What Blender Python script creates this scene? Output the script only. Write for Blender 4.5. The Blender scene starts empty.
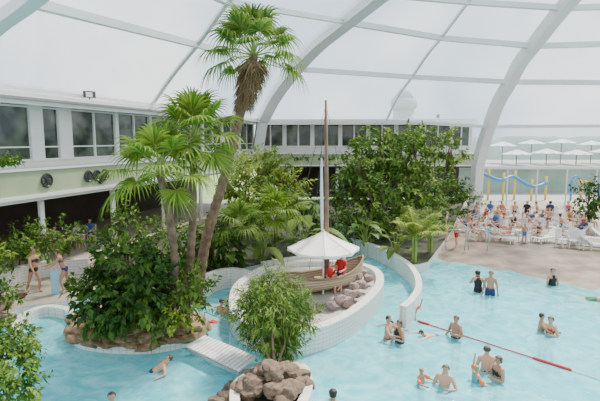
import bpy, bmesh, math, random
from mathutils import Vector, Matrix, noise
random.seed(7)
R=random.Random(11)
SC=bpy.context.scene; COL=SC.collection
CAMZ=6.0; PITCH=math.atan(60.5/480.0); F=480.0
cp,sp=math.cos(PITCH),math.sin(PITCH)
def ray(px,py):
    x=(px-300)/F; y=(200.5-py)/F
    return Vector((x,cp+y*sp,-sp+y*cp))
def at(px,py,z=0.0):
    d=ray(px,py); t=(z-CAMZ)/d.z
    return Vector((d.x*t,d.y*t,z))
def pd(px,py,Y):
    d=ray(px,py); t=Y/d.y
    return Vector((d.x*t,Y,CAMZ+d.z*t))
def cat(pts,n=6,closed=False):
    P=[Vector(p) for p in pts]; out=[]; N=len(P)
    rng=N if closed else N-1
    for i in range(rng):
        if closed: a,b,c,d=P[(i-1)%N],P[i],P[(i+1)%N],P[(i+2)%N]
        else: a,b,c,d=P[max(i-1,0)],P[i],P[i+1],P[min(i+2,N-1)]
        for k in range(n):
            t=k/n
            out.append(0.5*((2*b)+(c-a)*t+(2*a-5*b+4*c-d)*t*t+(3*b-a-3*c+d)*t**3))
    if not closed: out.append(P[-1].copy())
    return out
# ---------------- materials
def newmat(name):
    m=bpy.data.materials.new(name); m.use_nodes=True
    nt=m.node_tree; b=nt.nodes['Principled BSDF']; return m,nt,b
def mat(name,col,rough=0.6,col2=None,scale=4.0,bump=0.0,metal=0.0,bscale=None,coord='Object'):
    m,nt,b=newmat(name)
    if col2 is None: col2=tuple(c*0.88 for c in col)
    tc=nt.nodes.new('ShaderNodeTexCoord'); n=nt.nodes.new('ShaderNodeTexNoise')
    n.inputs['Scale'].default_value=scale; n.inputs['Detail'].default_value=5
    nt.links.new(tc.outputs[coord],n.inputs['Vector'])
    r=nt.nodes.new('ShaderNodeValToRGB')
    r.color_ramp.elements[0].position=0.35; r.color_ramp.elements[1].position=0.65
    r.color_ramp.elements[0].color=(*col,1); r.color_ramp.elements[1].color=(*col2,1)
    nt.links.new(n.outputs['Fac'],r.inputs['Fac']); nt.links.new(r.outputs['Color'],b.inputs['Base Color'])
    b.inputs['Roughness'].default_value=rough; b.inputs['Metallic'].default_value=metal
    if bump:
        bp=nt.nodes.new('ShaderNodeBump'); bp.inputs['Strength'].default_value=bump
        n2=nt.nodes.new('ShaderNodeTexNoise'); n2.inputs['Scale'].default_value=bscale or scale*3
        nt.links.new(tc.outputs[coord],n2.inputs['Vector'])
        nt.links.new(n2.outputs['Fac'],bp.inputs['Height']); nt.links.new(bp.outputs['Normal'],b.inputs['Normal'])
    return m
def leafmat(name,c1,c2,trans=0.3):
    m,nt,b=newmat(name)
    g=nt.nodes.new('ShaderNodeNewGeometry'); r=nt.nodes.new('ShaderNodeValToRGB')
    r.color_ramp.elements[0].color=(*c1,1); r.color_ramp.elements[1].color=(*c2,1)
    nt.links.new(g.outputs['Random Per Island'],r.inputs['Fac'])
    nt.links.new(r.outputs['Color'],b.inputs['Base Color']); b.inputs['Roughness'].default_value=0.5
    b.inputs['Specular IOR Level'].default_value=0.2
    t=nt.nodes.new('ShaderNodeBsdfTranslucent'); nt.links.new(r.outputs['Color'],t.inputs['Color'])
    mx=nt.nodes.new('ShaderNodeMixShader'); mx.inputs[0].default_value=trans
    nt.links.new(b.outputs[0],mx.inputs[1]); nt.links.new(t.outputs[0],mx.inputs[2])
    nt.links.new(mx.outputs[0],nt.nodes['Material Output'].inputs[0]); return m
def tilemat(name,c,mortar,scale=1.0,bw=0.3,bh=0.15,horizontal=False,rough=0.3,ms=0.012):
    m,nt,b=newmat(name)
    g=nt.nodes.new('ShaderNodeNewGeometry'); s=nt.nodes.new('ShaderNodeSeparateXYZ')
    nt.links.new(g.outputs['Position'],s.inputs[0]); cb=nt.nodes.new('ShaderNodeCombineXYZ')
    if horizontal:
        nt.links.new(s.outputs['X'],cb.inputs['X']); nt.links.new(s.outputs['Y'],cb.inputs['Y'])
    else:
        a=nt.nodes.new('ShaderNodeMath'); a.operation='ADD'
        nt.links.new(s.outputs['X'],a.inputs[0]); nt.links.new(s.outputs['Y'],a.inputs[1])
        nt.links.new(a.outputs[0],cb.inputs['X']); nt.links.new(s.outputs['Z'],cb.inputs['Y'])
    br=nt.nodes.new('ShaderNodeTexBrick'); br.inputs['Scale'].default_value=scale
    br.inputs['Brick Width'].default_value=bw; br.inputs['Row Height'].default_value=bh
    br.inputs['Mortar Size'].default_value=ms; br.offset=0.0
    br.inputs['Color1'].default_value=(*c,1); br.inputs['Color2'].default_value=(*[x*0.93 for x in c],1)
    br.inputs['Mortar'].default_value=(*mortar,1)
    nt.links.new(cb.outputs[0],br.inputs['Vector']); nt.links.new(br.outputs['Color'],b.inputs['Base Color'])
    b.inputs['Roughness'].default_value=rough; return m
M={}
M['white']=mat('painted_white',(0.74,0.74,0.71),0.5,(0.7,0.7,0.67),1.5)
M['steel']=mat('white_painted_steel',(0.66,0.67,0.67),0.45,(0.6,0.62,0.63),0.6)
M['tile']=tilemat('white_glazed_tile',(0.76,0.75,0.7),(0.5,0.5,0.47),1,0.2,0.12)
M['tiletop']=tilemat('white_coping_tile',(0.76,0.74,0.68),(0.55,0.54,0.5),1,0.3,0.3,True)
M['basin']=tilemat('pale_blue_basin_tile',(0.2,0.68,0.76),(0.13,0.57,0.67),1,0.6,0.6,True,0.4,0.02)
M['deck']=tilemat('beige_deck_tile',(0.36,0.31,0.24),(0.27,0.23,0.18),1,0.4,0.4,True,0.55,0.015)
M['ledge']=mat('grey_beige_ledge',(0.42,0.4,0.36),0.6,(0.36,0.34,0.3),2)
M['beach']=mat('brown_pebble_beach',(0.12,0.08,0.05),0.45,(0.28,0.21,0.14),1.1,0.6,bscale=9)
M['soil']=mat('dark_planting_soil',(0.03,0.035,0.015),0.9,(0.06,0.06,0.03),2,0.4)
M['rock']=mat('tan_sandstone',(0.38,0.24,0.13),0.85,(0.15,0.09,0.05),1.6,0.7,bscale=7)
M['rockg']=mat('grey_brown_boulder',(0.2,0.135,0.09),0.85,(0.08,0.055,0.04),2.2,0.6,bscale=8)
M['rockp']=mat('pinkish_grey_cobble',(0.36,0.26,0.22),0.8,(0.2,0.15,0.14),3,0.4,bscale=9)
M['olive']=mat('pale_olive_panel',(0.38,0.44,0.27),0.6,(0.33,0.39,0.24),1)
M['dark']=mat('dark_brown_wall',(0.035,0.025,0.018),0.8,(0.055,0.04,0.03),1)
M['black']=mat('black_metal',(0.02,0.02,0.02),0.4,(0.04,0.04,0.04),3)
M['trunk']=mat('palm_trunk_bark',(0.1,0.06,0.035),0.9,(0.2,0.13,0.08),5,0.7,bscale=18)
M['branch']=mat('grey_branch_bark',(0.1,0.07,0.045),0.9,(0.17,0.13,0.09),4,0.4)
M['stem']=mat('green_palm_stem',(0.17,0.24,0.04),0.5,(0.24,0.3,0.06),3)
M['fan']=leafmat('fan_palm_green',(0.06,0.15,0.012),(0.26,0.37,0.045),0.35)
M['fan2']=leafmat('old_palm_green',(0.05,0.13,0.015),(0.22,0.31,0.055),0.35)
M['fan3']=leafmat('bright_palm_green',(0.14,0.26,0.02),(0.38,0.48,0.07),0.3)
M['dead']=leafmat('dead_frond_brown',(0.12,0.07,0.035),(0.3,0.2,0.1),0.15)
M['lfd']=leafmat('deep_green_leaf',(0.01,0.038,0.005),(0.055,0.125,0.016),0.15)
M['lfm']=leafmat('mid_green_leaf',(0.025,0.08,0.008),(0.125,0.22,0.026),0.25)
M['lfl']=leafmat('light_olive_leaf',(0.06,0.13,0.015),(0.24,0.33,0.055),0.3)
M['lfy']=leafmat('yellow_green_leaf',(0.16,0.25,0.02),(0.42,0.48,0.08),0.32)
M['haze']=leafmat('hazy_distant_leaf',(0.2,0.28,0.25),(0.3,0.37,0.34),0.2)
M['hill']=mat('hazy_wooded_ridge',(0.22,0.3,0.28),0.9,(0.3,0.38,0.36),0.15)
M['wood']=mat('weathered_boat_wood',(0.32,0.22,0.12),0.6,(0.2,0.13,0.07),2,0.2)
M['wood2']=mat('boat_rail_wood',(0.2,0.12,0.06),0.5,(0.28,0.18,0.1),3)
M['mast']=mat('varnished_mast_wood',(0.17,0.08,0.045),0.5,(0.24,0.13,0.08),2)
M['canvas']=mat('white_canvas',(0.86,0.83,0.77),0.8,(0.8,0.78,0.72),3)
M['canvasg']=mat('grey_white_canvas',(0.62,0.64,0.64),0.8,(0.56,0.58,0.58),3)
M['canvasw']=mat('bright_white_canvas',(0.85,0.85,0.83),0.8,(0.8,0.8,0.78),3)
M['grey']=mat('grey_metal',(0.4,0.42,0.43),0.35,(0.35,0.37,0.38),2,metal=0.6)
M['pole']=mat('dull_grey_pole',(0.25,0.25,0.24),0.6,(0.2,0.2,0.2),2)
M['plastic']=mat('white_plastic',(0.75,0.75,0.75),0.4,(0.7,0.7,0.7),4)
M['bluep']=mat('blue_plastic',(0.03,0.25,0.6),0.4,(0.04,0.22,0.52),4)
M['palebl']=mat('pale_blue_foam',(0.3,0.55,0.7),0.5,(0.26,0.5,0.66),4)
M['yellow']=mat('yellow_plastic',(0.8,0.55,0.05),0.4,(0.75,0.5,0.04),4)
M['redp']=mat('red_plastic_float',(0.6,0.03,0.03),0.4,(0.5,0.03,0.03),4)
M['orange']=mat('orange_armband',(0.9,0.2,0.02),0.4,(0.85,0.16,0.02),4)
M['grass']=mat('outdoor_grass',(0.2,0.32,0.1),0.9,(0.28,0.37,0.15),0.4)
M['pave']=mat('outdoor_paving',(0.45,0.45,0.43),0.8,(0.38,0.38,0.37),0.5)
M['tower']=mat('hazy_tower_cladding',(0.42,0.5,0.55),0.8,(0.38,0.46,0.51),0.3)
M['opool']=mat('outdoor_planted_wall',(0.35,0.45,0.42),0.6,(0.24,0.34,0.24),0.5)
M['eye']=mat('dark_eye',(0.03,0.02,0.02),0.2,(0.04,0.03,0.02),4)
M['lip']=mat('lip_pink',(0.5,0.2,0.17),0.5,(0.45,0.18,0.15),4)
def glassdark():
    m,nt,b=newmat('window_glass_painted_reflection')
    tc=nt.nodes.new('ShaderNodeTexCoord'); n=nt.nodes.new('ShaderNodeTexNoise'); n.inputs['Scale'].default_value=0.9
    nt.links.new(tc.outputs['Object'],n.inputs['Vector']); r=nt.nodes.new('ShaderNodeValToRGB')
    r.color_ramp.elements[0].position=.4; r.color_ramp.elements[1].position=.62
    r.color_ramp.elements[0].color=(0.03,0.04,0.035,1); r.color_ramp.elements[1].color=(0.12,0.14,0.11,1)  # paler noise blotches in the base colour imitate reflections on dark panes
    nt.links.new(n.outputs['Fac'],r.inputs['Fac']); nt.links.new(r.outputs['Color'],b.inputs['Base Color'])
    b.inputs['Roughness'].default_value=0.06; b.inputs['Specular IOR Level'].default_value=0.5; return m
M['glass']=glassdark()
def roofmat():
    m,nt,b=newmat('translucent_roof_foil')
    t=nt.nodes.new('ShaderNodeBsdfTransparent'); t.inputs[0].default_value=(0.95,0.98,1,1)
    tr=nt.nodes.new('ShaderNodeBsdfTranslucent'); tr.inputs[0].default_value=(0.85,0.92,1,1)
    tc=nt.nodes.new('ShaderNodeTexCoord'); n=nt.nodes.new('ShaderNodeTexNoise'); n.inputs['Scale'].default_value=0.12
    nt.links.new(tc.outputs['Object'],n.inputs['Vector'])
    r=nt.nodes.new('ShaderNodeMapRange'); r.inputs[3].default_value=0.02; r.inputs[4].default_value=0.3
    nt.links.new(n.outputs['Fac'],r.inputs[0])
    mx=nt.nodes.new('ShaderNodeMixShader'); nt.links.new(r.outputs[0],mx.inputs[0])
    nt.links.new(t.outputs[0],mx.inputs[1]); nt.links.new(tr.outputs[0],mx.inputs[2])
    nt.links.new(mx.outputs[0],nt.nodes['Material Output'].inputs[0]); return m
M['roof']=roofmat()
def clearglass():
    m,nt,b=newmat('clear_glazing')
    t=nt.nodes.new('ShaderNodeBsdfTransparent'); t.inputs[0].default_value=(0.93,0.97,0.98,1)
    g=nt.nodes.new('ShaderNodeBsdfGlossy'); g.inputs['Roughness'].default_value=0.05
    mx=nt.nodes.new('ShaderNodeMixShader'); mx.inputs[0].default_value=0.05
    nt.links.new(t.outputs[0],mx.inputs[1]); nt.links.new(g.outputs[0],mx.inputs[2])
    nt.links.new(mx.outputs[0],nt.nodes['Material Output'].inputs[0]); return m
M['clear']=clearglass()
def watermat():
    m,nt,b=newmat('turquoise_pool_water')
    tc=nt.nodes.new('ShaderNodeTexCoord')
    n=nt.nodes.new('ShaderNodeTexNoise'); n.inputs['Scale'].default_value=2.8; n.inputs['Detail'].default_value=4; n.inputs['Distortion'].default_value=1.0
    nt.links.new(tc.outputs['Object'],n.inputs['Vector'])
    bp=nt.nodes.new('ShaderNodeBump'); bp.inputs['Strength'].default_value=0.5; bp.inputs['Distance'].default_value=0.12
    nt.links.new(n.outputs['Fac'],bp.inputs['Height']); nt.links.new(bp.outputs[0],b.inputs['Normal'])
    n2=nt.nodes.new('ShaderNodeTexNoise'); n2.inputs['Scale'].default_value=1.3; n2.inputs['Detail'].default_value=6; n2.inputs['Distortion'].default_value=1.8
    nt.links.new(tc.outputs['Object'],n2.inputs['Vector'])
    r=nt.nodes.new('ShaderNodeValToRGB'); r.color_ramp.elements[0].position=0.38; r.color_ramp.elements[1].position=0.66
    r.color_ramp.elements[0].color=(0.14,0.58,0.67,1); r.color_ramp.elements[1].color=(0.34,0.8,0.86,1)
    nt.links.new(n2.outputs['Fac'],r.inputs['Fac']); nt.links.new(r.outputs[0],b.inputs['Base Color'])
    b.inputs['Roughness'].default_value=0.08; b.inputs['Specular IOR Level'].default_value=0.35
    t=nt.nodes.new('ShaderNodeBsdfTransparent'); t.inputs[0].default_value=(0.52,0.92,0.97,1)
    mx=nt.nodes.new('ShaderNodeMixShader'); mx.inputs[0].default_value=0.62
    nt.links.new(t.outputs[0],mx.inputs[1]); nt.links.new(b.outputs[0],mx.inputs[2])
    nt.links.new(mx.outputs[0],nt.nodes['Material Output'].inputs[0]); return m
M['water']=watermat()
def plankmat():
    m,nt,b=newmat('planked_hull_wood')
    tc=nt.nodes.new('ShaderNodeTexCoord'); w=nt.nodes.new('ShaderNodeTexWave'); w.bands_direction='Z'; w.inputs['Scale'].default_value=3.2; w.inputs['Distortion'].default_value=0.4
    nt.links.new(tc.outputs['Object'],w.inputs['Vector']); r=nt.nodes.new('ShaderNodeValToRGB')
    r.color_ramp.elements[0].color=(0.22,0.16,0.1,1); r.color_ramp.elements[1].color=(0.46,0.38,0.27,1)
    r.color_ramp.elements[0].position=0.02; r.color_ramp.elements[1].position=0.25
    nt.links.new(w.outputs['Color'],r.inputs['Fac']); nt.links.new(r.outputs[0],b.inputs['Base Color']); b.inputs['Roughness'].default_value=0.6; return m
M['plank']=plankmat()
# ---------------- mesh builder
class MB:
    def __init__(s): s.v=[];s.f=[];s.m=[]
    def add(s,vs,fs,mi=0):
        o=len(s.v); s.v+= [tuple(v) for v in vs]
        for f in fs: s.f.append([i+o for i in f]); s.m.append(mi)
    def box(s,c,sz,rot=0.0,mi=0,M3=None):
        hx,hy,hz=sz[0]/2,sz[1]/2,sz[2]/2; c=Vector(c)
        rm=M3 or Matrix.Rotation(rot,3,'Z')
        vs=[c+rm@Vector((x*hx,y*hy,z*hz)) for z in(-1,1) for y in(-1,1) for x in(-1,1)]
        s.add(vs,[(0,2,3,1),(4,5,7,6),(0,1,5,4),(2,6,7,3),(0,4,6,2),(1,3,7,5)],mi)
    def tube(s,pts,rads,seg=8,mi=0,cap=True,up=None):
        P=[Vector(p) for p in pts]
        if not hasattr(rads,'__len__'): rads=[rads]*len(P)
        vs=[];fs=[]; prev=None
        for i,p in enumerate(P):
            d=(P[min(i+1,len(P)-1)]-P[max(i-1,0)])
            d=d.normalized() if d.length>1e-9 else Vector((0,0,1))
            ref=Vector(up) if up else (prev if prev is not None else (Vector((0,0,1)) if abs(d.z)<0.9 else Vector((1,0,0))))
            a=ref-d*ref.dot(d)
            if a.length<1e-6: a=d.orthogonal()
            a.normalize(); b=d.cross(a); prev=a
            for k in range(seg):
                t=2*math.pi*(k+0.5)/seg
                vs.append(p+(a*math.cos(t)+b*math.sin(t))*rads[i])
        for i in range(len(P)-1):
            for k in range(seg):
                fs.append((i*seg+k,i*seg+(k+1)%seg,(i+1)*seg+(k+1)%seg,(i+1)*seg+k))
        if cap: fs.append(tuple(range(seg-1,-1,-1))); fs.append(tuple(range((len(P)-1)*seg,len(P)*seg)))
        s.add(vs,fs,mi)
    def prism(s,o,z0,z1,mi=0,mtop=None):
        n=len(o); a=sum(o[i][0]*o[(i+1)%n][1]-o[(i+1)%n][0]*o[i][1] for i in range(n))
        if a<0: o=list(reversed(o))
        vs=[(p[0],p[1],z0) for p in o]+[(p[0],p[1],z1) for p in o]
        s.add(vs,[(i,(i+1)%n,n+(i+1)%n,n+i) for i in range(n)],mi)
        s.add([(p[0],p[1],z1) for p in o],[tuple(range(n))],mi if mtop is None else mtop)
        s.add([(p[0],p[1],z0) for p in o],[tuple(range(n-1,-1,-1))],mi)
    def ribbon(s,path,th,z0,z1,mi=0,mtop=None,closed=False):
        P=[Vector((p[0],p[1],0)) for p in path]; n=len(P); L=[];Rr=[]
        for i in range(n):
            if closed: d=P[(i+1)%n]-P[(i-1)%n]
            else: d=P[min(i+1,n-1)]-P[max(i-1,0)]
            d.normalize(); nn=Vector((-d.y,d.x,0))*th/2
            L.append(P[i]+nn); Rr.append(P[i]-nn)
        vs=[]
        for i in range(n):
            for q,z in((L[i],z0),(L[i],z1),(Rr[i],z1),(Rr[i],z0)): vs.append((q.x,q.y,z))
        rng=n if closed else n-1
        for i in range(rng):
            a=4*i; b=4*((i+1)%n)
            for k in range(4):
                fs=[(a+k,a+(k+1)%4,b+(k+1)%4,b+k)]
                s._f(vs,fs,mtop if (k==1 and mtop is not None) else mi)
        if not closed:
            s._f(vs,[(3,2,1,0)],mi); e=4*(n-1); s._f(vs,[(e,e+1,e+2,e+3)],mi)
    def _f(s,vs,fs,mi):
        for f in fs: s.add([vs[i] for i in f],[tuple(range(len(f)))],mi)
    def obj(s,name,mats,parent=None,smooth=False):
        me=bpy.data.meshes.new(name); me.from_pydata(s.v,[],s.f)
        for x in (mats if isinstance(mats,(list,tuple)) else [mats]): me.materials.append(M[x] if isinstance(x,str) else x)
        me.polygons.foreach_set('material_index',s.m)
        if smooth: me.polygons.foreach_set('use_smooth',[True]*len(me.polygons))
        me.update()
        ob=bpy.data.objects.new(name,me); COL.objects.link(ob)
        if parent: ob.parent=parent; ob.location=-parent.location
        return ob
def empty(name,loc):
    e=bpy.data.objects.new(name,None); COL.objects.link(e); e.location=loc; e.empty_display_size=0.2; return e
def reg(o,label,catg,group=None,kind=None):
    o['label']=label; o['category']=catg
    if group:o['group']=group
    if kind:o['kind']=kind
    return o
def struct(o,label,catg): return reg(o,label,catg,kind='structure')
# ---------------- ground & pool
b=MB(); b.box((6,25,-1.1),(80,60,0.2)); struct(b.obj('floor','basin'),'pale blue tiled pool basin floor','pool floor')
wb=MB(); wb.add([(-30,2,0),(40,2,0),(40,34,0),(-30,34,0)],[(0,1,2,3)]); w=wb.obj('pool_water','water'); reg(w,'clear turquoise rippling pool water','water',kind='stuff')
def P2(l,z): return [at(x,y,z) for x,y in l]
o=P2([(-80,352),(-20,326),(0,317),(28,306),(75,300),(110,292),(150,296)],0.25)
o=cat(o,4)+[Vector((-3,30,0)),Vector((-3.3,45,0)),Vector((-28,45,0)),Vector((-28,9,0))]
b=MB(); b.prism(o,-1,0.25,0,1); struct(b.obj('floor_deck',['tile','deck']),'beige tiled pool deck with white edge','floor')
o=cat(P2([(92,268),(110,285),(150,292),(200,290),(236,270),(290,258),(345,240),(380,250),(408,264),(428,262)],0.4),4)+[Vector(q) for q in [(9.5,29.5,0),(12,36,0),(15.5,44.5,0),(-3.8,44.5,0),(-9,27,0)]]
b=MB(); b.prism(o,-1,0.4,0,1); reg(b.obj('planting_bed',['tile','soil']),'dark soil planting bed with white tiled edge','planting bed',kind='structure')
o=[at(428,234,0.2),at(600,247,0.2),at(700,255,0.2),Vector((36,30,0)),Vector((36,44,0)),Vector((14,44.5,0)),Vector((11,34,0))]
b=MB(); b.prism(o,-1,0.22,0,0); struct(b.obj('floor_terrace','deck'),'beige tiled sitting terrace beside pool','floor')
top=cat(P2([(425,232),(480,237),(600,249),(720,260)],0.2),5); bot=cat(P2([(428,258),(455,265),(500,272),(545,282),(600,294),(720,314)],-0.03),5)
n=60
def resamp(p,n):
    L=[0]
    for i in range(1,len(p)): L.append(L[-1]+(p[i]-p[i-1]).length)
    out=[]
    for k in range(n):
        t=L[-1]*k/(n-1); i=0
        while i<len(L)-2 and L[i+1]<t: i+=1
        out.append(p[i].lerp(p[i+1],(t-L[i])/(L[i+1]-L[i]+1e-9)))
    return out
A=resamp(top,n);B=resamp(bot,n); vs=[];fs=[]
for i in range(n):
    w_=noise.noise(Vector((i*.25,3,1)))*.9
    for j in range(13):
        t=j/12; q=A[i].lerp(B[i]+Vector((0,w_,0)),t); q.z=0.235-0.26*t*t+noise.noise(q*1.6)*.07*(1-abs(2*t-1)); vs.append(q)
for i in range(n-1):
    for j in range(12): fs.append((i*13+j,i*13+j+1,(i+1)*13+j+1,(i+1)*13+j))
b=MB(); b.add(vs,fs); reg(b.obj('beach_slope','beach',smooth=True),'brown wet pebbled beach sloping into pool','beach',kind='structure')
b=MB(); vs=[];fs=[]
for i in range(n):
    q=B[i].copy(); q.z=-0.03; q.y+=.6; r=q+Vector((-0.3,-1.6,-0.3)); r2=q+Vector((-0.6,-6,-0.97)); vs+=[q,r,r2]
for i in range(n-1): fs+=[(3*i,3*i+1,3*i+4,3*i+3),(3*i+1,3*i+2,3*i+5,3*i+4)]
b.add(vs,fs); b.m=[1 if k%2==0 else 0 for k in range(len(b.f))]; struct(b.obj('floor_ramp',['basin','beach']),'tiled ramp running under water from beach','pool floor')
# ---------------- islands
def ring_island(name,pts,z,label,cat_,inner='soil',th=0.3,drop=0.15,wallm='tile',k=.97):
    o=cat(P2(pts,z),6,True)
    c=sum(o,Vector())/len(o)
    b=MB(); b.ribbon([c+(p-c)*k for p in o],th,-1,z,0,1,closed=True)
    b.prism([c+(p-c)*(k+.005) for p in o],-1,z-drop,0,2)
    ob=b.obj(name,[wallm,'tiletop',inner]); reg(ob,label,cat_); ob['kind']='structure'; return o,c
isl1,c1=ring_island('planter_island',[(70,332),(80,318),(104,309),(150,307),(186,313),(203,326),(191,338),(150,346),(104,345),(78,340)],0.22,'oval tiled planter island edged with layered rocks','planter',th=0.2,wallm='tile',k=.96)
isl2,c2=ring_island('boat_island',[(231,300),(237,316),(262,329),(302,331),(342,318),(370,298),(382,281),(376,268),(350,261),(300,260),(262,267),(238,282)],0.7,'raised white tiled oval island carrying the boat','pool island','ledge',th=0.3,drop=0.22)
isl3,c3=ring_island('rock_planter',[(234,388),(246,374),(264,364),(290,360),(304,366),(309,382),(302,404),(280,425),(240,420)],0.5,'white tiled planter with rocks and shrub','planter',th=0.22)
def wall(name,pts,z,th,label,z0=-1,m='tile'):
    b=MB(); b.ribbon(cat(P2(pts,z),6),th,z0,z,0,1); struct(b.obj(name,[m,'tiletop']),label,'low wall')
wall('trim_1',[(350,238),(375,245),(398,256),(413,268),(419,284),(413,297),(403,306)],0.7,0.24,'curving white tiled low wall in pool')
wall('trim_2',[(192,283),(212,272),(232,268),(250,272)],0.8,0.25,'curved white tiled planter wall')
wall('trim_3',[(14,330),(24,314),(45,306),(66,308),(80,316)],0.35,0.25,'curved white tiled pool coping')
wall('trim_4',[(262,262),(300,256),(345,252)],0.8,0.2,'white tiled low wall behind boat')
wall('trim_5',[(0,272),(40,262),(88,258)],0.9,0.3,'white planter wall along deck',0.2)
# bridge
q=[at(*p,0.34) for p in [(186,346),(205,335),(258,357),(240,371)]]
b=MB()
for i in range(16):
    t0=i/16; t1=(i+0.8)/16
    b.prism([q[0].lerp(q[3],t0),q[1].lerp(q[2],t0),q[1].lerp(q[2],t1),q[0].lerp(q[3],t1)],0.3,0.34)
br=empty('footbridge',q[0].lerp(q[2],0.5)); reg(br,'low white slatted footbridge with slim steel handrail','bridge')
b.obj('deck_slats','plastic',br)
for s0,s1 in((q[0],q[3]),(q[1],q[2])):
    b=MB(); b.tube([s0-Vector((0,0,.09)),s1-Vector((0,0,.09))],0.05,4); b.obj('beam','grey',br)
b=MB(); s0,s1=q[1],q[2]
for t in(0,.5,1): p=s0.lerp(s1,t); b.tube([p,p+Vector((0,0,.7))],0.012,6)
b.tube([s0+Vector((0,0,.7)),s1+Vector((0,0,.7))],0.014,6)
b.obj('handrail','grey',br)
# ---------------- rocks
def rockmesh(seed,sub=3):
    rr=random.Random(seed); bm=bmesh.new(); bmesh.ops.create_icosphere(bm,subdivisions=sub,radius=1)
    off=Vector((seed*7.3,seed*3.1,seed))
    pl=[]
    for k in range(13):
        v=Vector((rr.gauss(0,1),rr.gauss(0,1),rr.gauss(0,1))).normalized(); pl.append((v,rr.uniform(.55,.85)))
    pl.append((Vector((rr.uniform(-.2,.2),rr.uniform(-.2,.2),1)).normalized(),.5))
    for v in bm.verts:
        p=v.co*(1+noise.noise(v.co*1.1+off)*0.2)
        for nn,d in pl:
            e=p.dot(nn)-d
            if e>0: p=p-nn*e*.92
        p+=v.co*noise.noise(v.co*4+off)*.05
        v.co=p
    me=bpy.data.meshes.new('rock'); bm.to_mesh(me); bm.free(); return me
RM=[rockmesh(i+3) for i in range(7)]
RMV={}
def rock(p,sx,sy,sz,m='rock',rz=0,label='tan sandstone rock on planter edge',group='planter rocks'):
    k=(R.randrange(7),m)
    if k not in RMV:
        me=RM[k[0]].copy(); me.materials.append(M[m]); RMV[k]=me
    o=bpy.data.objects.new('rock',RMV[k]); COL.objects.link(o); o.location=p; o.scale=(sx,sy,sz); o.rotation_euler=(R.uniform(-.15,.15),R.uniform(-.15,.15),rz); reg(o,label,'rock',group); return o
L=resamp(isl1+[isl1[0]],29)[:-1]
for i,p in enumerate(L):
    d=L[(i+1)%28]-L[i-1]; a=math.atan2(d.y,d.x)
    s_=R.uniform(.8,1.2)
    rock((p.x*.96+c1.x*.04,p.y*.96+c1.y*.04,0.26+R.uniform(-.04,.05)),.46*s_,.3*s_,.2*s_,'rock',a+R.uniform(-.25,.25))
for i,p in enumerate(L):
    if R.random()<.75:
        f=R.uniform(.82,.9); rock((p.x*f+c1.x*(1-f),p.y*f+c1.y*(1-f),0.45+R.uniform(-.05,.12)),R.uniform(.3,.48),R.uniform(.25,.35),R.uniform(.13,.2),'rock',R.uniform(0,3))
for (x,y,z,s) in [(96,332,.5,.45),(124,336,.5,.5),(150,335,.5,.4),(178,330,.5,.35),(112,328,.65,.35),(140,329,.62,.35)]:
    rock(at(x,y,z),s,s*.7,s*.4,'rock',R.uniform(-.4,.4))
for i in range(44):
    t=i/44; a=R.uniform(0,6.28); rr=math.sqrt(R.random()); h=.15+.75*(1-rr)
    cx,cy=c3.x+.02,c3.y+.05
    s=R.uniform(.17,.3)
    rock(Vector((cx+math.cos(a)*rr*.78,cy+math.sin(a)*rr*.85,.3+h*.75)),s*1.15,s*.95,s*.85,'rockg',R.uniform(0,3),'grey brown boulder stacked under shrub','boulders')
for (x,y) in [(228,398),(218,404),(232,388),(226,408)]:
    rock(at(x,y,.1),.3,.26,.24,'rockg',R.uniform(0,3),'grey brown boulder stacked under shrub','boulders')
for (x,y,z,s) in [(358,276,.9,.2),(362,284,.8,.22),(354,286,.92,.2),(350,294,.8,.24),(340,299,.78,.22),(364,272,.85,.18),(356,293,.75,.2),(330,304,.7,.2),(368,278,.75,.2),(347,301,.7,.22),(320,306,.66,.17),(311,308,.66,.16)]:
    rock(at(x,y,z),s*1.15,s,s*1.0,'rockp',R.uniform(0,3),'pinkish grey cobble heaped against boat hull','cobbles by boat')
for (x,y,z,s) in [(8,300,.5,.4),(20,294,.4,.3),(-6,306,.5,.5),(4,318,.3,.4)]:
    rock(at(x,y,z),s,s*.8,s*.7,'rockg',R.uniform(0,3),'grey brown boulder on pool deck','deck boulders')
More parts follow.
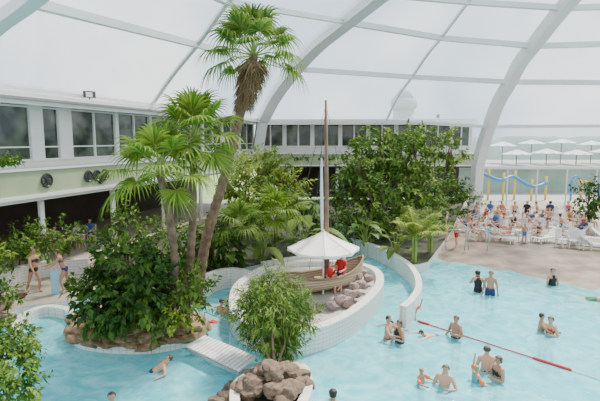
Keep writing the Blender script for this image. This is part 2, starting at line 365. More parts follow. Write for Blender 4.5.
# ---------------- foliage
def rv(): 
    while 1:
        v=Vector((R.uniform(-1,1),R.uniform(-1,1),R.uniform(-1,1)))
        if 0.05<v.length<1: return v
def leaf(b,p,d,L,W,up,mi=0):
    d=d.normalized(); s=d.cross(up)
    if s.length<1e-3: s=d.orthogonal()
    s.normalize(); n=s.cross(d)
    m=p+d*L*.45
    b.add([p,m+s*W/2+n*W*.18,p+d*L-Vector((0,0,L*.18)),m-s*W/2+n*W*.18,m-n*W*.02],[(0,4,1),(0,3,4),(4,2,1),(4,3,2)],mi)
def bush(name,base,lobes,nleaf,L,W,m,label,catg='shrub',trunk=True,droop=0.2,m2=None,group=None,lump=.45,tmax=.12):
    base=Vector(base); e=empty(name,base); reg(e,label,catg,group)
    b=MB(); tot=sum(r[0]*r[1]+r[2]*r[0] for c,r in lobes)
    for c,r in lobes:
        k=int(nleaf*(r[0]*r[1]+r[2]*r[0])/tot)
        ns=max(8,k//16)
        for i in range(ns):
            v=rv().normalized()
            lu=1+lump*noise.noise(v*2.6+c)+R.uniform(-.08,.14)
            q0=c+Vector((v.x*r[0],v.y*r[1],v.z*r[2]))*(R.uniform(.3,1)**.4)*lu
            ax=(v*.8+rv()*.7+Vector((0,0,.25-droop))).normalized(); sl=L*2.2
            for j in range(k//ns):
                q=q0+ax*sl*R.uniform(-.4,.7)+rv()*L*.45
                if q.z<base.z+0.02: q.z=base.z+R.uniform(.02,.3)
                d=ax*.7+rv()*0.9+Vector((0,0,-droop)); s=R.uniform(.6,1.2)
                leaf(b,q,d,L*s,W*s,(v+rv()*.5+Vector((0,0,.8))).normalized(),0 if (i%3) or not m2 else 1)
    b.obj('foliage',[m]+([m2] if m2 else []),e)
    if trunk:
        b=MB()
        for c,r in lobes:
            t0=base+Vector((R.uniform(-.05,.05),R.uniform(-.05,.05),-.05)); mid=t0.lerp(c,.5)+rv()*.15*r[0]
            rr=min(tmax,max(.02,.025*(c-base).length))
            P=cat([t0,mid,c],4); b.tube(P,[rr*(1-.6*i/(len(P)-1)) for i in range(len(P))],7)
            for j in range(5):
                v=rv().normalized(); b.tube([mid.lerp(c,.5),c.lerp(c+Vector((v.x*r[0],v.y*r[1],v.z*r[2])),.5),c+Vector((v.x*r[0],v.y*r[1],abs(v.z)*r[2]))*.85],[rr*.4,rr*.3,rr*.12],5)
        b.obj('stems','branch',e,True)
    return e
def lobe(px,py,Y,rx,rz,ry=None):
    s=480.0/Y; c=pd(px,py,Y); return (c,(rx/s,(ry or rx)/s,rz/s))
BW=.3
def fanleaf(b,hub,d,up,L,droop=.25,nb=26,spread=125,mi=0):
    d=d.normalized(); s=d.cross(up)
    if s.length<.05: s=d.orthogonal()
    s.normalize(); n=s.cross(d).normalized()
    for k in range(nb):
        th=math.radians(-spread+2*spread*k/(nb-1)+R.uniform(-2,2)); l=L*(1-.3*abs(th)/math.pi)*R.uniform(.88,1.06)
        q=(d*math.cos(th)+s*math.sin(th)); t=q.cross(n).normalized(); w=L*math.radians(2*spread/(nb-1))*BW
        pts=[]
        for f,ww,dz in((0.0,.05,0),(.32,.9,.0),(.55,.7,.06),(.8,.38,.4),(1,.03,1.0)):
            c=hub+q*l*f+n*l*.12*math.sin(f*3.1)-Vector((0,0,droop*l*dz)); pts.append((c,w*ww))
        vs=[];fs=[]
        for c,ww in pts: vs+=[c+t*ww,c-n*ww*.5,c-t*ww]
        for i in range(len(pts)-1):
            a=3*i; fs+=[(a,a+1,a+4,a+3),(a+1,a+2,a+5,a+4)]
        b.add(vs,fs,mi)
def fanpalm(name,base,crown,nl,L,Lp,m,label,lean=None,tr=.14,skirt=0,elev=(-35,85),droop=.3,sag=.08):
    base=Vector(base);crown=Vector(crown); e=empty(name,base); reg(e,label,'palm tree')
    b=MB(); mid=lean or [base.lerp(crown,.5)]
    P=cat([base-Vector((0,0,.1))]+mid+[crown],14); n=len(P)
    b.tube(P,[tr*(1.25 if i<2 else 1.0-.25*i/n)*(1.07 if i%2 else .93) for i in range(n)],10)
    b.obj('trunk','trunk',e,False)
    bl=MB(); bs=MB(); 
    for i in range(nl):
        az=i*2.39996+R.uniform(-.25,.25); f=i/nl; el=math.radians(elev[1]+(elev[0]-elev[1])*f+R.uniform(-7,7))
        d=Vector((math.cos(az)*math.cos(el),math.sin(az)*math.cos(el),math.sin(el)))
        lp=Lp*R.uniform(.85,1.15); p1=crown+d*lp*.5+Vector((0,0,.04)); hub=crown+d*lp-Vector((0,0,sag*lp))
        bs.tube([crown,p1,hub],[.028,.02,.014],5)
        d2=(d+Vector((0,0,-.1-.25*f))).normalized(); up=(Vector((0,0,1))-d*.2+rv()*.25).normalized()
        if abs(d2.z)>.85: up=Vector((-math.cos(az),-math.sin(az),.3))
        if d2.z<-.6: up=-up
        fanleaf(bl,hub,d2,up,L*R.uniform(.85,1.1),droop*(.7+f*.6),mi=0)
    bs.obj('frond_stalks','stem',e); bl.obj('fronds',m,e)
    if skirt:
        b=MB(); dn=(P[-1]-P[-8]).normalized()
        for i in range(skirt):
            az=i*2.39996; h=i/skirt; c=crown-dn*(.1+h*skirt*.045)
            o=Vector((math.cos(az),math.sin(az),0)); d=o*(.5-.3*h)+Vector((0,0,-1)); fanleaf(b,c+o*.16,d,o+Vector((0,0,.4)),L*(.9-.4*h),.08,12,50)
        b.obj('dead_fronds','dead',e)
    return e
def frond(b,base,d,L,nl=22,ll=.5,arch=1.0,mi=0,ms=1,w=.035):
    d=d.normalized(); P=[]
    for i in range(9):
        t=i/8; P.append(base+d*L*t-Vector((0,0,arch*L*.55*t*t)))
    b.tube(P,[.018*(1-.8*i/8) for i in range(9)],4,ms)
    for i in range(nl):
        t=.15+.85*i/nl; k=t*8; j=min(int(k),7); q=P[j].lerp(P[j+1],k-j); tan=(P[j+1]-P[j]).normalized()
        s=tan.cross(Vector((0,0,1)))
        if s.length<.05: s=tan.orthogonal()
        s.normalize(); l=ll*math.sin(math.pi*(.12+.8*t))*1.1
        for sg in(-1,1): leaf(b,q,s*sg+tan*.8-Vector((0,0,.3))+rv()*.15,l,w*2,Vector((0,0,1))+rv()*.2,mi)
def feather(name,base,nf,L,label,m='lfm',h=.6,arch=.8,ll=.5,w=.035,catg='palm',nl=22,el=(35,85)):
    base=Vector(base); e=empty(name,base); reg(e,label,catg); b=MB()
    for i in range(nf):
        az=i*2.4+R.uniform(-.3,.3); a_=math.radians(R.uniform(*el))
        frond(b,base+Vector((0,0,h*R.uniform(.5,1))),Vector((math.cos(az)*math.cos(a_),math.sin(az)*math.cos(a_),math.sin(a_))),L*R.uniform(.75,1.1),ll=ll,arch=arch,w=w,nl=nl)
    b.obj('fronds',[m,'stem'],e)
    b=MB()
    for i in range(5): a=i*1.26; b.tube([base+Vector((math.cos(a)*.08,math.sin(a)*.08,-.05)),base+Vector((math.cos(a)*.1,math.sin(a)*.1,h+.05))],[.05,.035],6)
    b.obj('stems','stem',e); return e
def bigleaf(name,base,n,h,L,W,label,m='lfm',spread=.7,catg='broadleaf plant'):
    base=Vector(base); e=empty(name,base); reg(e,label,catg); b=MB(); s=MB()
    for i in range(n):
        az=i*2.4+R.uniform(-.3,.3); hh=h*R.uniform(.35,1); o=Vector((math.cos(az),math.sin(az),0))
        p=base+o*spread*h*R.uniform(.2,.7)+Vector((0,0,hh)); s.tube([base,base.lerp(p,.5)+Vector((0,0,.15*h)),p],[.025,.02,.012],5)
        d=(o+Vector((0,0,R.uniform(-.1,.8)))).normalized(); sd=d.cross(Vector((0,0,1))).normalized(); nn=sd.cross(d)
        l=L*R.uniform(.7,1.1); prof=[(0,.1),(.15,.75),(.35,1),(.6,.85),(.85,.4),(1,.03)]; vs=[];fs=[]
        for f,ww in prof:
            c=p+d*l*f-Vector((0,0,.45*l*f*f)); vs+=[c+sd*W/2*ww+nn*W*.12*ww,c,c-sd*W/2*ww+nn*W*.12*ww]
        for k in range(len(prof)-1):
            a=3*k; fs+=[(a,a+1,a+4,a+3),(a+1,a+2,a+5,a+4)]
        b.add(vs,fs)
    s.obj('stems','stem',e); b.obj('leaves',m,e,True); return e
fanpalm('fan_palm',at(172,322,.4),pd(160,174,13.0),19,.85,.98,'fan','tall fan palm with drooping yellow-green fronds on planter island',[pd(174,250,13.2)],tr=.12,elev=(-28,78),droop=.32)
fanpalm('fan_palm',at(184,318,.4),pd(194,138,14.2),19,.9,.98,'fan','fan palm with wide spiky fronds on planter island',[pd(192,235,14.2)],tr=.13,elev=(-28,82),droop=.3)
fanpalm('tall_fan_palm',at(196,302,.4),pd(254,56,16.5),23,.92,1.2,'fan2','very tall leaning fan palm with dead frond skirt',[pd(206,240,16.6),pd(222,185,16.6),pd(240,115,16.5)],tr=.19,skirt=36,elev=(-22,88),droop=.42)
bush('broadleaf_shrub',at(125,328,.45),[lobe(125,268,13.4,32,24),lobe(100,292,13.2,22,20),lobe(145,282,13.2,24,26),lobe(128,306,13,32,14),lobe(95,312,12.8,14,10)],3200,.26,.14,'lfd','dark glossy broadleaf shrub on planter island',m2='lfm')
bush('broadleaf_shrub',at(188,324,.45),[lobe(190,286,13.6,18,18),lobe(178,306,13.3,24,12)],900,.2,.1,'lfm','bushy mid green shrub at palm base',m2='lfl')
fanpalm('dwarf_fan_palm',at(150,328,.45),at(150,320,.75),14,.55,.42,'fan3','small yellow green fan palm in rock planter',tr=.06,elev=(10,80),droop=.3)
fanpalm('dwarf_fan_palm',at(128,332,.45),at(128,328,.6),10,.4,.3,'fan3','small yellow green fan palm in rock planter',tr=.05,elev=(10,80),droop=.3)
bigleaf('broadleaf_plant',at(100,332,.45),16,.7,.5,.22,'low broadleaf plant among planter rocks','lfl')
bush('flowering_groundcover',at(175,332,.45),[lobe(180,318,12.9,18,8)],300,.12,.07,'lfy','low yellow green ground cover on planter',trunk=False)
bush('spilling_groundcover',at(130,336,.35),[lobe(118,332,12.3,12,6),lobe(150,336,12.2,12,5)],240,.12,.06,'lfm','green ground cover spilling over planter rocks',trunk=False)
bush('willowy_shrub',at(275,372,.6),[lobe(272,305,12.2,36,24),lobe(252,304,12,18,20),lobe(298,312,12,18,20),lobe(276,332,11.9,28,20),lobe(272,284,12.2,20,14),lobe(274,348,11.8,18,12)],7500,.19,.042,'lfl','fine leaved willowy shrub growing from boulders',droop=.4,m2='lfm',lump=.3,tmax=.035)
bush('leafy_vine',at(-10,420,.2),[lobe(5,345,9.2,30,24),lobe(15,385,8.6,32,28),lobe(-5,365,9,30,40)],3600,.13,.065,'lfl','bright leafy climber over pool edge',m2='lfm')
bush('leafy_vine',at(-5,300,.3),[lobe(2,292,15,14,12),lobe(-5,268,15.5,14,18)],500,.18,.09,'lfm','green shrub beside deck boulders')
bush('deck_shrub',at(20,270,.5),[lobe(15,240,19.5,30,14),lobe(55,235,20,26,14),lobe(35,250,19.4,34,10)],2200,.22,.1,'lfm','low leafy hedge behind sun deck',m2='lfl')
bush('hanging_vine',pd(8,165,18),[lobe(8,175,18,13,18),lobe(2,205,18,10,20)],800,.16,.08,'lfm','hanging vine over balcony front',trunk=False)
bush('garden_shrub',at(130,272,.4),[lobe(128,232,21,30,22),lobe(160,240,20.5,25,25),lobe(110,250,20,16,14)],1800,.26,.13,'lfm','mid green garden shrub below balcony',m2='lfl')
bush('garden_shrub',at(215,272,.4),[lobe(215,240,20,22,24),lobe(190,255,19.5,20,14)],1200,.3,.14,'lfd','broadleaf garden shrub behind channel',m2='lfm')
bush('garden_tree',at(262,232,.4),[lobe(258,168,29,24,16),lobe(240,182,28,18,16),lobe(285,182,29,20,16),lobe(262,198,28,30,14),lobe(276,160,30,14,10)],3600,.34,.15,'lfl','pale green leafy tree in planting bed','tree',m2='lfy')
fanpalm('garden_fan_palm',at(275,256,.4),pd(276,214,20.5),16,.9,.75,'fan','broad fan palm in garden behind boat',tr=.11,elev=(-20,80),droop=.3)
fanpalm('garden_fan_palm',at(240,262,.4),pd(240,226,19.5),14,.85,.65,'fan2','fan palm in garden behind channel',tr=.1,elev=(-20,80),droop=.3)
bigleaf('banana_plant',at(262,264,.4),18,2.0,1.3,.5,'banana plant with long arching green leaves','lfl')
bigleaf('banana_plant',at(226,270,.4),16,1.7,1.2,.5,'large leaved banana plant near channel','lfm')
bigleaf('banana_plant',at(302,256,.4),18,2.4,1.4,.55,'tall banana plant behind the boat','lfl')
feather('feather_palm',at(295,240,.4),18,2.4,'arching feather palm in planting bed','lfl',h=1.8,ll=.6,w=.035)
feather('feather_palm',at(212,262,.4),14,2.0,'arching feather palm behind planter wall','lfl',h=1.2,ll=.6,w=.035)
feather('feather_palm',at(328,246,.4),14,1.9,'feather palm beside boat mast','lfm',h=.8,ll=.5,w=.035)
bush('garden_shrub',at(310,238,.4),[lobe(315,210,26,20,14),lobe(335,225,25,14,14),lobe(318,238,23,24,9)],1200,.3,.13,'lfd','dense dark shrub behind boat',m2='lfm')
bush('garden_tree',at(388,240,.4),[lobe(378,148,29,26,16),lobe(405,156,29,26,20),lobe(356,166,28,18,16),lobe(392,188,28,36,22),lobe(372,213,27,30,18),lobe(425,183,29,20,20),lobe(347,188,28,12,14)],7000,.36,.16,'lfm','large spreading green tree behind curved wall','tree',m2='lfl')
bush('climbing_shrub',at(435,215,.4),[lobe(430,138,36,24,10),lobe(449,152,36,16,10),lobe(408,138,35,20,8)],1600,.36,.18,'lfl','leafy climber along back balcony',m2='lfm')
bush('garden_shrub',at(440,225,.4),[lobe(440,195,32,18,14),lobe(455,185,33,12,12),lobe(432,212,30,16,12)],1400,.32,.15,'lfm','leafy shrub at back of garden',m2='lfd')
feather('areca_palm',at(414,262,.4),24,2.4,'yellow green areca palm beside curved wall','lfy',h=1.3,ll=.5,w=.016,arch=.8,nl=34,el=(48,88))
feather('areca_palm',at(430,252,.4),14,2.3,'areca palm at edge of beach','lfl',h=1.3,ll=.5,w=.016,arch=.8,nl=34,el=(50,88))
bigleaf('broadleaf_plant',at(395,256,.4),14,1.2,.8,.4,'broadleaf plant at foot of tree','lfl')
bigleaf('broadleaf_plant',at(365,248,.4),14,1.4,.9,.45,'broadleaf plant at foot of tree','lfm')
bush('potted_tree',at(588,228,.25),[lobe(588,196,30,13,14),lobe(602,190,30,12,13),lobe(590,210,30,12,10)],800,.28,.14,'lfd','dark green shrub among terrace chairs',m2='lfm')
bush('garden_shrub',at(468,222,.25),[lobe(468,202,36,11,12)],450,.28,.14,'lfl','small light green terrace shrub')
bush('balcony_vine',pd(290,160,43.7),[lobe(292,158,43.7,20,4,3),lobe(322,158,43.7,20,4,3)],500,.22,.1,'lfm','trailing plants along balcony planter',trunk=False,lump=.1)
# ---------------- facade left
O=Vector((-11.75,18.8,0)); u=Vector((.304,.953,0)).normalized(); nrm=Vector((u.y,-u.x,0)); ROT=math.atan2(u.y,u.x)
def fl(s,t,z): return O+u*s+nrm*t+Vector((0,0,z))
def sY(Y): return (Y-18.8)/u.y
def fbox(b,s0,s1,t0,t1,z0,z1,mi=0): b.box(fl((s0+s1)/2,(t0+t1)/2,(z0+z1)/2),(s1-s0,t1-t0,z1-z0),ROT,mi)
S0,S1=sY(9),sY(44)
b=MB(); fbox(b,S0,S1,-.25,0,3.7,4.72); struct(b.obj('wall_left_parapet','olive'),'pale olive balcony front','wall')
b=MB(); fbox(b,S0,S1,-.28,.06,4.72,4.8); struct(b.obj('trim_6','white'),'white balcony edge strip','trim')
b=MB(); fbox(b,S0,S1,-.28,.06,3.55,3.7); struct(b.obj('trim_50','white'),'white balcony edge strip','trim')
b=MB(); fbox(b,S0,S1,-8,-.1,3.4,3.55); struct(b.obj('ceiling_gallery','white'),'white gallery slab','ceiling')
b=MB(); fbox(b,S0,S1,-.75,-.5,3.6,5.15); struct(b.obj('wall_left_upper','white'),'white wall below gallery windows','wall')
b=MB(); fbox(b,S0,S1,-8,.3,7.5,7.65); fbox(b,S0,S1,.2,.5,7.42,7.88); struct(b.obj('ceiling_eave','white'),'white roof eave beam above gallery','eave')
b=MB(); fbox(b,S0,S1,.42,.65,7.6,7.7); struct(b.obj('trim_53','pole'),'grey gutter line on eave','trim')
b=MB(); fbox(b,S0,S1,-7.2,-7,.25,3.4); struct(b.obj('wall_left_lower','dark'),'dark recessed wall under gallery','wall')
wn=[0]
def window(s0,s1,z0,z1,nd,t=-.5,nz=None):
    wn[0]+=1; b=MB()
    fbox(b,s0,s1,t-.06,t-.04,z0,z1,1)
    f=.08
    fbox(b,s0,s1,t-.08,t+.05,z0,z0+f); fbox(b,s0,s1,t-.08,t+.05,z1-f,z1)
    if nz: fbox(b,s0,s1,t-.06,t+.03,nz-.03,nz+.03)
    for i in range(nd+1):
        s=s0+(s1-s0)*i/nd; fbox(b,s-f/2,s+f/2,t-.08,t+.06,z0,z1)
    struct(b.obj('window_%d'%wn[0],['white','glass']),'gallery window with white frame and dark glass','window')
Yb=[(9.5,13.3,2),(13.5,17.1,2),(17.3,20.7,2),(21.3,22.2,1),(22.9,25.9,2),(26.1,28.8,2)]+[(29+i*3,31.8+i*3,2) for i in range(5)]
for a,c,k in Yb: window(sY(a),sY(c),5.1,7.45,k,nz=5.7)
prev=None; wi=0
for a,c,k in Yb:
    if prev:
        b=MB(); fbox(b,sY(prev)-.02,sY(a)+.02,-.7,-.4,5.1,7.5); wi+=1; struct(b.obj('wall_left_pier_%d'%wi,'white'),'white pier between gallery windows','wall')
    prev=c
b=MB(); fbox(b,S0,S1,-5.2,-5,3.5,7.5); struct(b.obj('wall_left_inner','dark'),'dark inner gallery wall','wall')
for Y in (12,16.5,21,25.5,30,34.5,39):
    b=MB(); p=fl(sY(Y),-.5,0); b.tube([p+Vector((0,0,.25)),p+Vector((0,0,3.45))],.14,12); reg(b.obj('column','white',smooth=True),'round white column carrying the gallery','column','gallery columns')
def ornament(s,z,r):
    p=fl(s,.0,z); e=empty('wall_ornament',p); reg(e,'round dark metal wheel ornament on balcony front','wall ornament','balcony ornaments')
    b=MB(); pts=[p+nrm*.05+(u*math.cos(a)+Vector((0,0,1))*math.sin(a))*r for a in [k*math.pi/10 for k in range(21)]]
    b.tube(pts,.045,6); b.obj('rim','black',e)
    b=MB()
    for k in range(8):
        a=k*math.pi/4; q=p+nrm*.05; b.tube([q,q+(u*math.cos(a)+Vector((0,0,1))*math.sin(a))*r],.03,5)
    b.tube([p,p+nrm*.1],r*.3,12); b.obj('spokes','black',e)
for Y,z,r in((20.9,4.25,.28),(23.3,4.25,.25),(23.85,4.25,.25),(24.4,4.25,.25),(24.1,4.0,.15)): ornament(sY(Y),z,r)
def flood(p,d):
    e=empty('floodlight',p); reg(e,'small dark floodlight on roof eave','lamp','floodlights'); b=MB(); b.box(Vector(p),(.5,.3,.3),ROT); b.obj('housing','black',e)
    b=MB(); b.box(Vector(p)+Vector((.08,-.2,-.02)),(.4,.03,.22),ROT); b.obj('lens','plastic',e)
    b=MB(); b.tube([Vector(p),Vector(p)-Vector((0,0,.25))],.03,5); b.obj('bracket','black',e)
flood(fl(sY(23.3),.35,8.14),0); flood(Vector((12.6,44.4,8.16)),0)
# ---------------- back wall
XB0,XB1=-4.3,16.2
b=MB(); b.box(((XB0+XB1)/2,44.9,4.2),(XB1-XB0,.25,1.0)); struct(b.obj('wall_back_parapet','olive'),'pale olive balcony front on back wall','wall')
b=MB(); b.box(((XB0+XB1)/2,44.85,4.75),(XB1-XB0,.4,.12)); struct(b.obj('trim_7','white'),'white balcony edge strip on back wall','trim')
b=MB(); b.box(((XB0+XB1)/2,44.85,3.64),(XB1-XB0,.4,.12)); struct(b.obj('trim_51','white'),'white balcony edge strip on back wall','trim')
b=MB(); b.box(((XB0+XB1)/2,46.2,4.5),(XB1-XB0,.25,1.8)); struct(b.obj('wall_back_upper','white'),'white back wall below windows','wall')
b=MB(); b.box(((XB0+XB1)/2,46,7.65),(XB1-XB0,3.2,.15)); b.box(((XB0+XB1)/2,44.4,7.65),(XB1-XB0,.2,.5)); struct(b.obj('ceiling_back_eave','white'),'white eave above back wall','eave')
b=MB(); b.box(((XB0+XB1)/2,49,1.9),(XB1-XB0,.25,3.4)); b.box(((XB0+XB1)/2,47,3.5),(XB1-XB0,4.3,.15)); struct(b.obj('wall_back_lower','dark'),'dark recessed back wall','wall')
x=XB0+.3; k=0
while x<XB1-1:
    wn[0]+=1; b=MB(); x1=min(x+2.4,XB1-.1); b.box(((x+x1)/2,46.1,6.45),(x1-x,.04,2.2),0,1)
    for z in(5.4,7.5): b.box(((x+x1)/2,46.05,z),(x1-x,.1,.12))
    for i in range(3): b.box((x+(x1-x)*i/2,46.05,6.4),(.14,.12,2.2))
    struct(b.obj('window_%d'%wn[0],['white','glass']),'back gallery window with white frame','window')
    k+=1
    b=MB(); b.box((x1+.12,46.1,6.4),(.26,.2,2.3)); struct(b.obj('wall_back_pier_%d'%k,'white'),'white pier between back windows','wall'); x=x1+.25
for x in (-1,3.5,8,12.5):
    b=MB(); b.tube([(x,45.2,.3),(x,45.2,3.5)],.15,10); reg(b.obj('column','white',smooth=True),'round white column under back gallery','column','gallery columns')
# ---------------- roof
ribs=[[(-50,80,17.5),(-10,32,15.5),(28,2,13.8),(60,-25,12.6),(95,-60,11.5),(150,-110,10),(230,-180,8.5)],
[(152,105,28.3),(172,76,26.5),(197,45,24.2),(212,24,22.8),(228,2,21.3),(255,-30,19.5),(300,-80,17)],
[(262,122,42.5),(276,95,41),(295,69,39),(318,44,36.5),(345,22,33.7),(380,-6,30.5),(430,-45,26.5)],
[(386,121,44),(398,96,43),(412,77,41.5),(427,55,39),(441,38,37),(468,2,33),(500,-40,29)],
[(489,127,41.3),(498,103,40),(510,82,38.7),(520,63,37.3),(533,46,36),(563,8,32.7),(610,-45,28.5)],
[(625,126,40),(635,105,39),(650,83,37.5),(662,65,36.3),(680,42,35),(710,4,32),(760,-50,28)]]
RB=[[pd(*p) for p in r] for r in ribs]; RS=[cat(r,5) for r in RB]
wd=[.28,.12,.62,.12,.56,.3]; tn=7
for i,r in enumerate(RS):
    P=list(r)
    if i==2: P=[pd(258,150,42.8)]+P
    if i==4: P=[Vector((15.6,42.4,.2)),pd(478,165,42.2),pd(483,145,41.9)]+P
    b=MB(); tn+=1; b.tube(P,wd[i],4,up=(1,.2,0) ); struct(b.obj('trim_%d'%tn,'steel'),'white steel roof arch' if wd[i]>.2 else 'slim white roof rib','roof arch')
for lv,th in((0,.14),(2,.24),(4,.24),(5,.22)):
    for i in range(5):
        b=MB(); tn+=1; b.tube([RB[i][lv],RB[i+1][lv]],th*(0.8 if i<2 else 1.1),4); struct(b.obj('trim_%d'%tn,'steel'),'white steel roof purlin','roof beam')
for i in range(5):
    wn[0]+=1; b=MB(); vs=[];fs=[]; n=len(RS[i]); K=6
    for j in range(n):
        for k in range(K+1): vs.append(RS[i][j].lerp(RS[i+1][j],k/K)+Vector((0,.15,.2)))
    for j in range(n-1):
        for k in range(K): a=j*(K+1)+k; fs.append((a,a+1,a+K+2,a+K+1))
    b.add(vs,fs); struct(b.obj('window_%d'%wn[0],'roof',smooth=True),'translucent white roof glazing bay','roof glazing')
# ---------------- right glazing
Yg=42
b=MB(); b.tube([(15.8,Yg,3.55),(36,Yg,3.55)],.13,4,up=(0,0,1)); struct(b.obj('trim_40','steel'),'white horizontal glazing beam','beam')
b=MB(); b.tube([(15.8,41.6,7.2),(36,40.3,7.2)],.14,4,up=(0,0,1)); struct(b.obj('trim_52','steel'),'white horizontal glazing beam','beam')
wn[0]+=1; b=MB(); b.add([(15.8,Yg,.2),(36,Yg,.2),(36,Yg,3.5),(15.8,Yg,3.5)],[(0,1,2,3)]); b.add([(15.8,Yg,3.6),(36,Yg,3.6),(36,40.5,7.2),(15.8,41.6,7.2)],[(0,1,2,3)],0)
struct(b.obj('window_%d'%wn[0],['clear']),'clear glass wall to outdoor terrace','window')
for i,x in enumerate((18.2,20.8,23.4,26,28.6,31.2)):
    b=MB(); b.tube([(x,Yg,.2),(x,Yg,3.5)],.07,4); struct(b.obj('trim_%d'%(41+i),'steel'),'white glazing post','post')
# outdoor
b=MB(); b.box((40,95,-.2),(200,105,.3)); struct(b.obj('ground_outdoor','grass'),'outdoor lawn beyond glass','ground')
b=MB(); b.box((30,48.5,.08),(34,12,.1)); struct(b.obj('ground_paving','pave'),'light outdoor paving','ground')
b=MB(); b.box((34,62,3.0),(40,18,.2)); struct(b.obj('outdoor_terrace','pave'),'raised outdoor terrace deck','terrace')
b=MB(); b.box((34,54,1.5),(38,.3,2.8)); struct(b.obj('wall_outdoor','opool'),'grey green wall below raised terrace','wall')
sl=empty('water_slide',(22,47,.15)); reg(sl,'winding blue outdoor water slide on yellow posts','water slide')
P=cat([(18,47,2.7),(19.5,46.6,2.1),(21,47.2,2.4),(22.6,46.6,1.5),(24.4,47.2,1.8)],8)
b=MB(); b.tube(P,.17,10); b.obj('slide_tube','bluep',sl,True)
b=MB()
for i in range(3,len(P),7): b.tube([(P[i].x,P[i].y,.1),P[i]+Vector((0,0,.7))],.11,8)
b.obj('posts','yellow',sl,True)
for x,z,mm in((26.4,2.0,'bluep'),(27.4,1.5,'yellow'),(29.2,1.8,'bluep')):
    e=empty('outdoor_spray_post',(x,46.5,.13)); reg(e,'coloured outdoor water play post','water play post','water play posts')
    b=MB(); b.tube(cat([(x,46.5,.13),(x,46.5,z),(x+.35,46.5,z+.5),(x+.8,46.5,z+.2)],5),.1,8); b.obj('pipe',mm,e,True)
    b=MB(); b.tube([(x+.8,46.5,z+.2),(x+.85,46.5,z-.1)],[.1,.25],10); b.obj('nozzle','yellow',e)
def parasol_tpl(name,p,h,r,mc='canvas',mp='grey',label='',group=None,seg=8,peak=.44,pr=.03):
    p=Vector(p); e=empty(name,p); reg(e,label,'parasol',group)
    b=MB(); b.tube([p,p+Vector((0,0,h+.06))],pr,8); b.obj('pole',mp,e)
    b=MB(); vs=[p+Vector((0,0,h))]; fs=[]
    n=seg*6; K=peak/.44
    prof=((.33,.17),(.66,.31),(1,.44),(1.0,.52))
    for j,(f,dz) in enumerate(prof):
        for k in range(n):
            a=2*math.pi*k/n; m_=(k%6)/6; sg=math.sin(math.pi*m_); chord=math.cos(math.pi/seg)/math.cos((m_-.5)*2*math.pi/seg); rr=r*f*(chord*(1-.03*sg) if f>0 else 1)
            vs.append(p+Vector((math.cos(a)*rr,math.sin(a)*rr,h-dz*r*K-.045*r*sg*f+(.04*r*sg if j==3 else 0))))
    for k in range(n): fs.append((0,1+k,1+(k+1)%n))
    for j in range(len(prof)-1):
        for k in range(n): a=1+j*n; fs.append((a+k,a+n+k,a+n+(k+1)%n,a+(k+1)%n))
    b.add(vs,fs); b.obj('canopy',mc,e)
    b=MB()
    for k in range(seg):
        a=2*math.pi*k/seg; b.tube([p+Vector((0,0,h-.6*r*K)),p+Vector((math.cos(a)*r*.6,math.sin(a)*r*.6,h-.31*r*K))],.012,4)
        b.tube([p+Vector((0,0,h+.01))]+[p+Vector((math.cos(a)*r*f,math.sin(a)*r*f,h-dz*r*K+.008)) for f,dz in prof[:3]],.011,4)
    b.obj('ribs',mp,e)
    return e
for (x,y,Y) in((503,141,60),(532,139,61),(562,138,60),(592,140,61),(517,149,56),(547,148,56.5),(577,149,56),(606,147,56.5)):
    q=pd(x,y,Y); parasol_tpl('outdoor_parasol',(q.x,Y,3.1),q.z-3.1,1.75,'canvasw','pole','white canvas parasol on outdoor terrace','outdoor parasols',peak=.3,pr=.06)
# ridge
b=MB(); vs=[];fs=[]; n=80
for i in range(n+1):
    x=15+i*1.5; hh=6.9+1.3*noise.noise(Vector((x*.06,5,0)))+.5*noise.noise(Vector((x*.3,2,0)))
    vs+=[(x,104,0),(x,108,hh*.8),(x,112,hh)]
for i in range(n):
    a=3*i; fs+=[(a,a+3,a+4,a+1),(a+1,a+4,a+5,a+2)]
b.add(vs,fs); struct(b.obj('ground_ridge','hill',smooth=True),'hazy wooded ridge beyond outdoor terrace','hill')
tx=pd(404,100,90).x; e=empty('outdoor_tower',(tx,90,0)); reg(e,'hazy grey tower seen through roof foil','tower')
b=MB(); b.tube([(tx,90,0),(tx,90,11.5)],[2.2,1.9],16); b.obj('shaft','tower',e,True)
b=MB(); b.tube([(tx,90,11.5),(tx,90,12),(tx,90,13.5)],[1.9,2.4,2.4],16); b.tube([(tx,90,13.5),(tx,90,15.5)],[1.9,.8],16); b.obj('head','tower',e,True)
# ---------------- boat
BA=at(286,297,.5); BB=at(362,282,.5)
bc=(BA+BB)/2; bc.z=.5; bl=(BB-BA).length*.5; ang=math.atan2(BB.y-BA.y,BB.x-BA.x)
boat=empty('wooden_boat',bc); reg(boat,'pale planked wooden sailing boat with tall mast on island','boat')
rm=Matrix.Rotation(ang,3,'Z')
def hull_pt(s,a,shrink=0):
    wdt=(.62-shrink)*max(0,(1-abs(s)**2.4))**.8 + (.22*(1-shrink) if s<0 else 0)*abs(s)**4
    top=.55+.25*s*s+(.22 if s>0 else 0)*s*s; keel=.02+.35*max(0,s)**4
    th=a*math.pi/2; x=s*bl*1.02
    y=math.sin(th)*wdt if abs(a)<1 else (1 if a>0 else -1)*wdt
    z=top-(top-keel-shrink*.5)*math.cos(th)**.7
    return bc+rm@Vector((x,y,z))
b=MB(); vs=[];fs=[]; ns=28;na=14
for sh in(0,.06):
    for i in range(ns+1):
        for j in range(na+1): vs.append(hull_pt(-1+2*i/ns,-1+2*j/na,sh))
W_=na+1
for i in range(ns):
    for j in range(na):
        a=i*W_+j; fs.append((a,a+W_,a+W_+1,a+1)); c=a+(ns+1)*W_; fs.append((c,c+1,c+W_+1,c+W_))
b.add(vs,fs)
b.obj('hull','plank',boat,True)
b=MB()
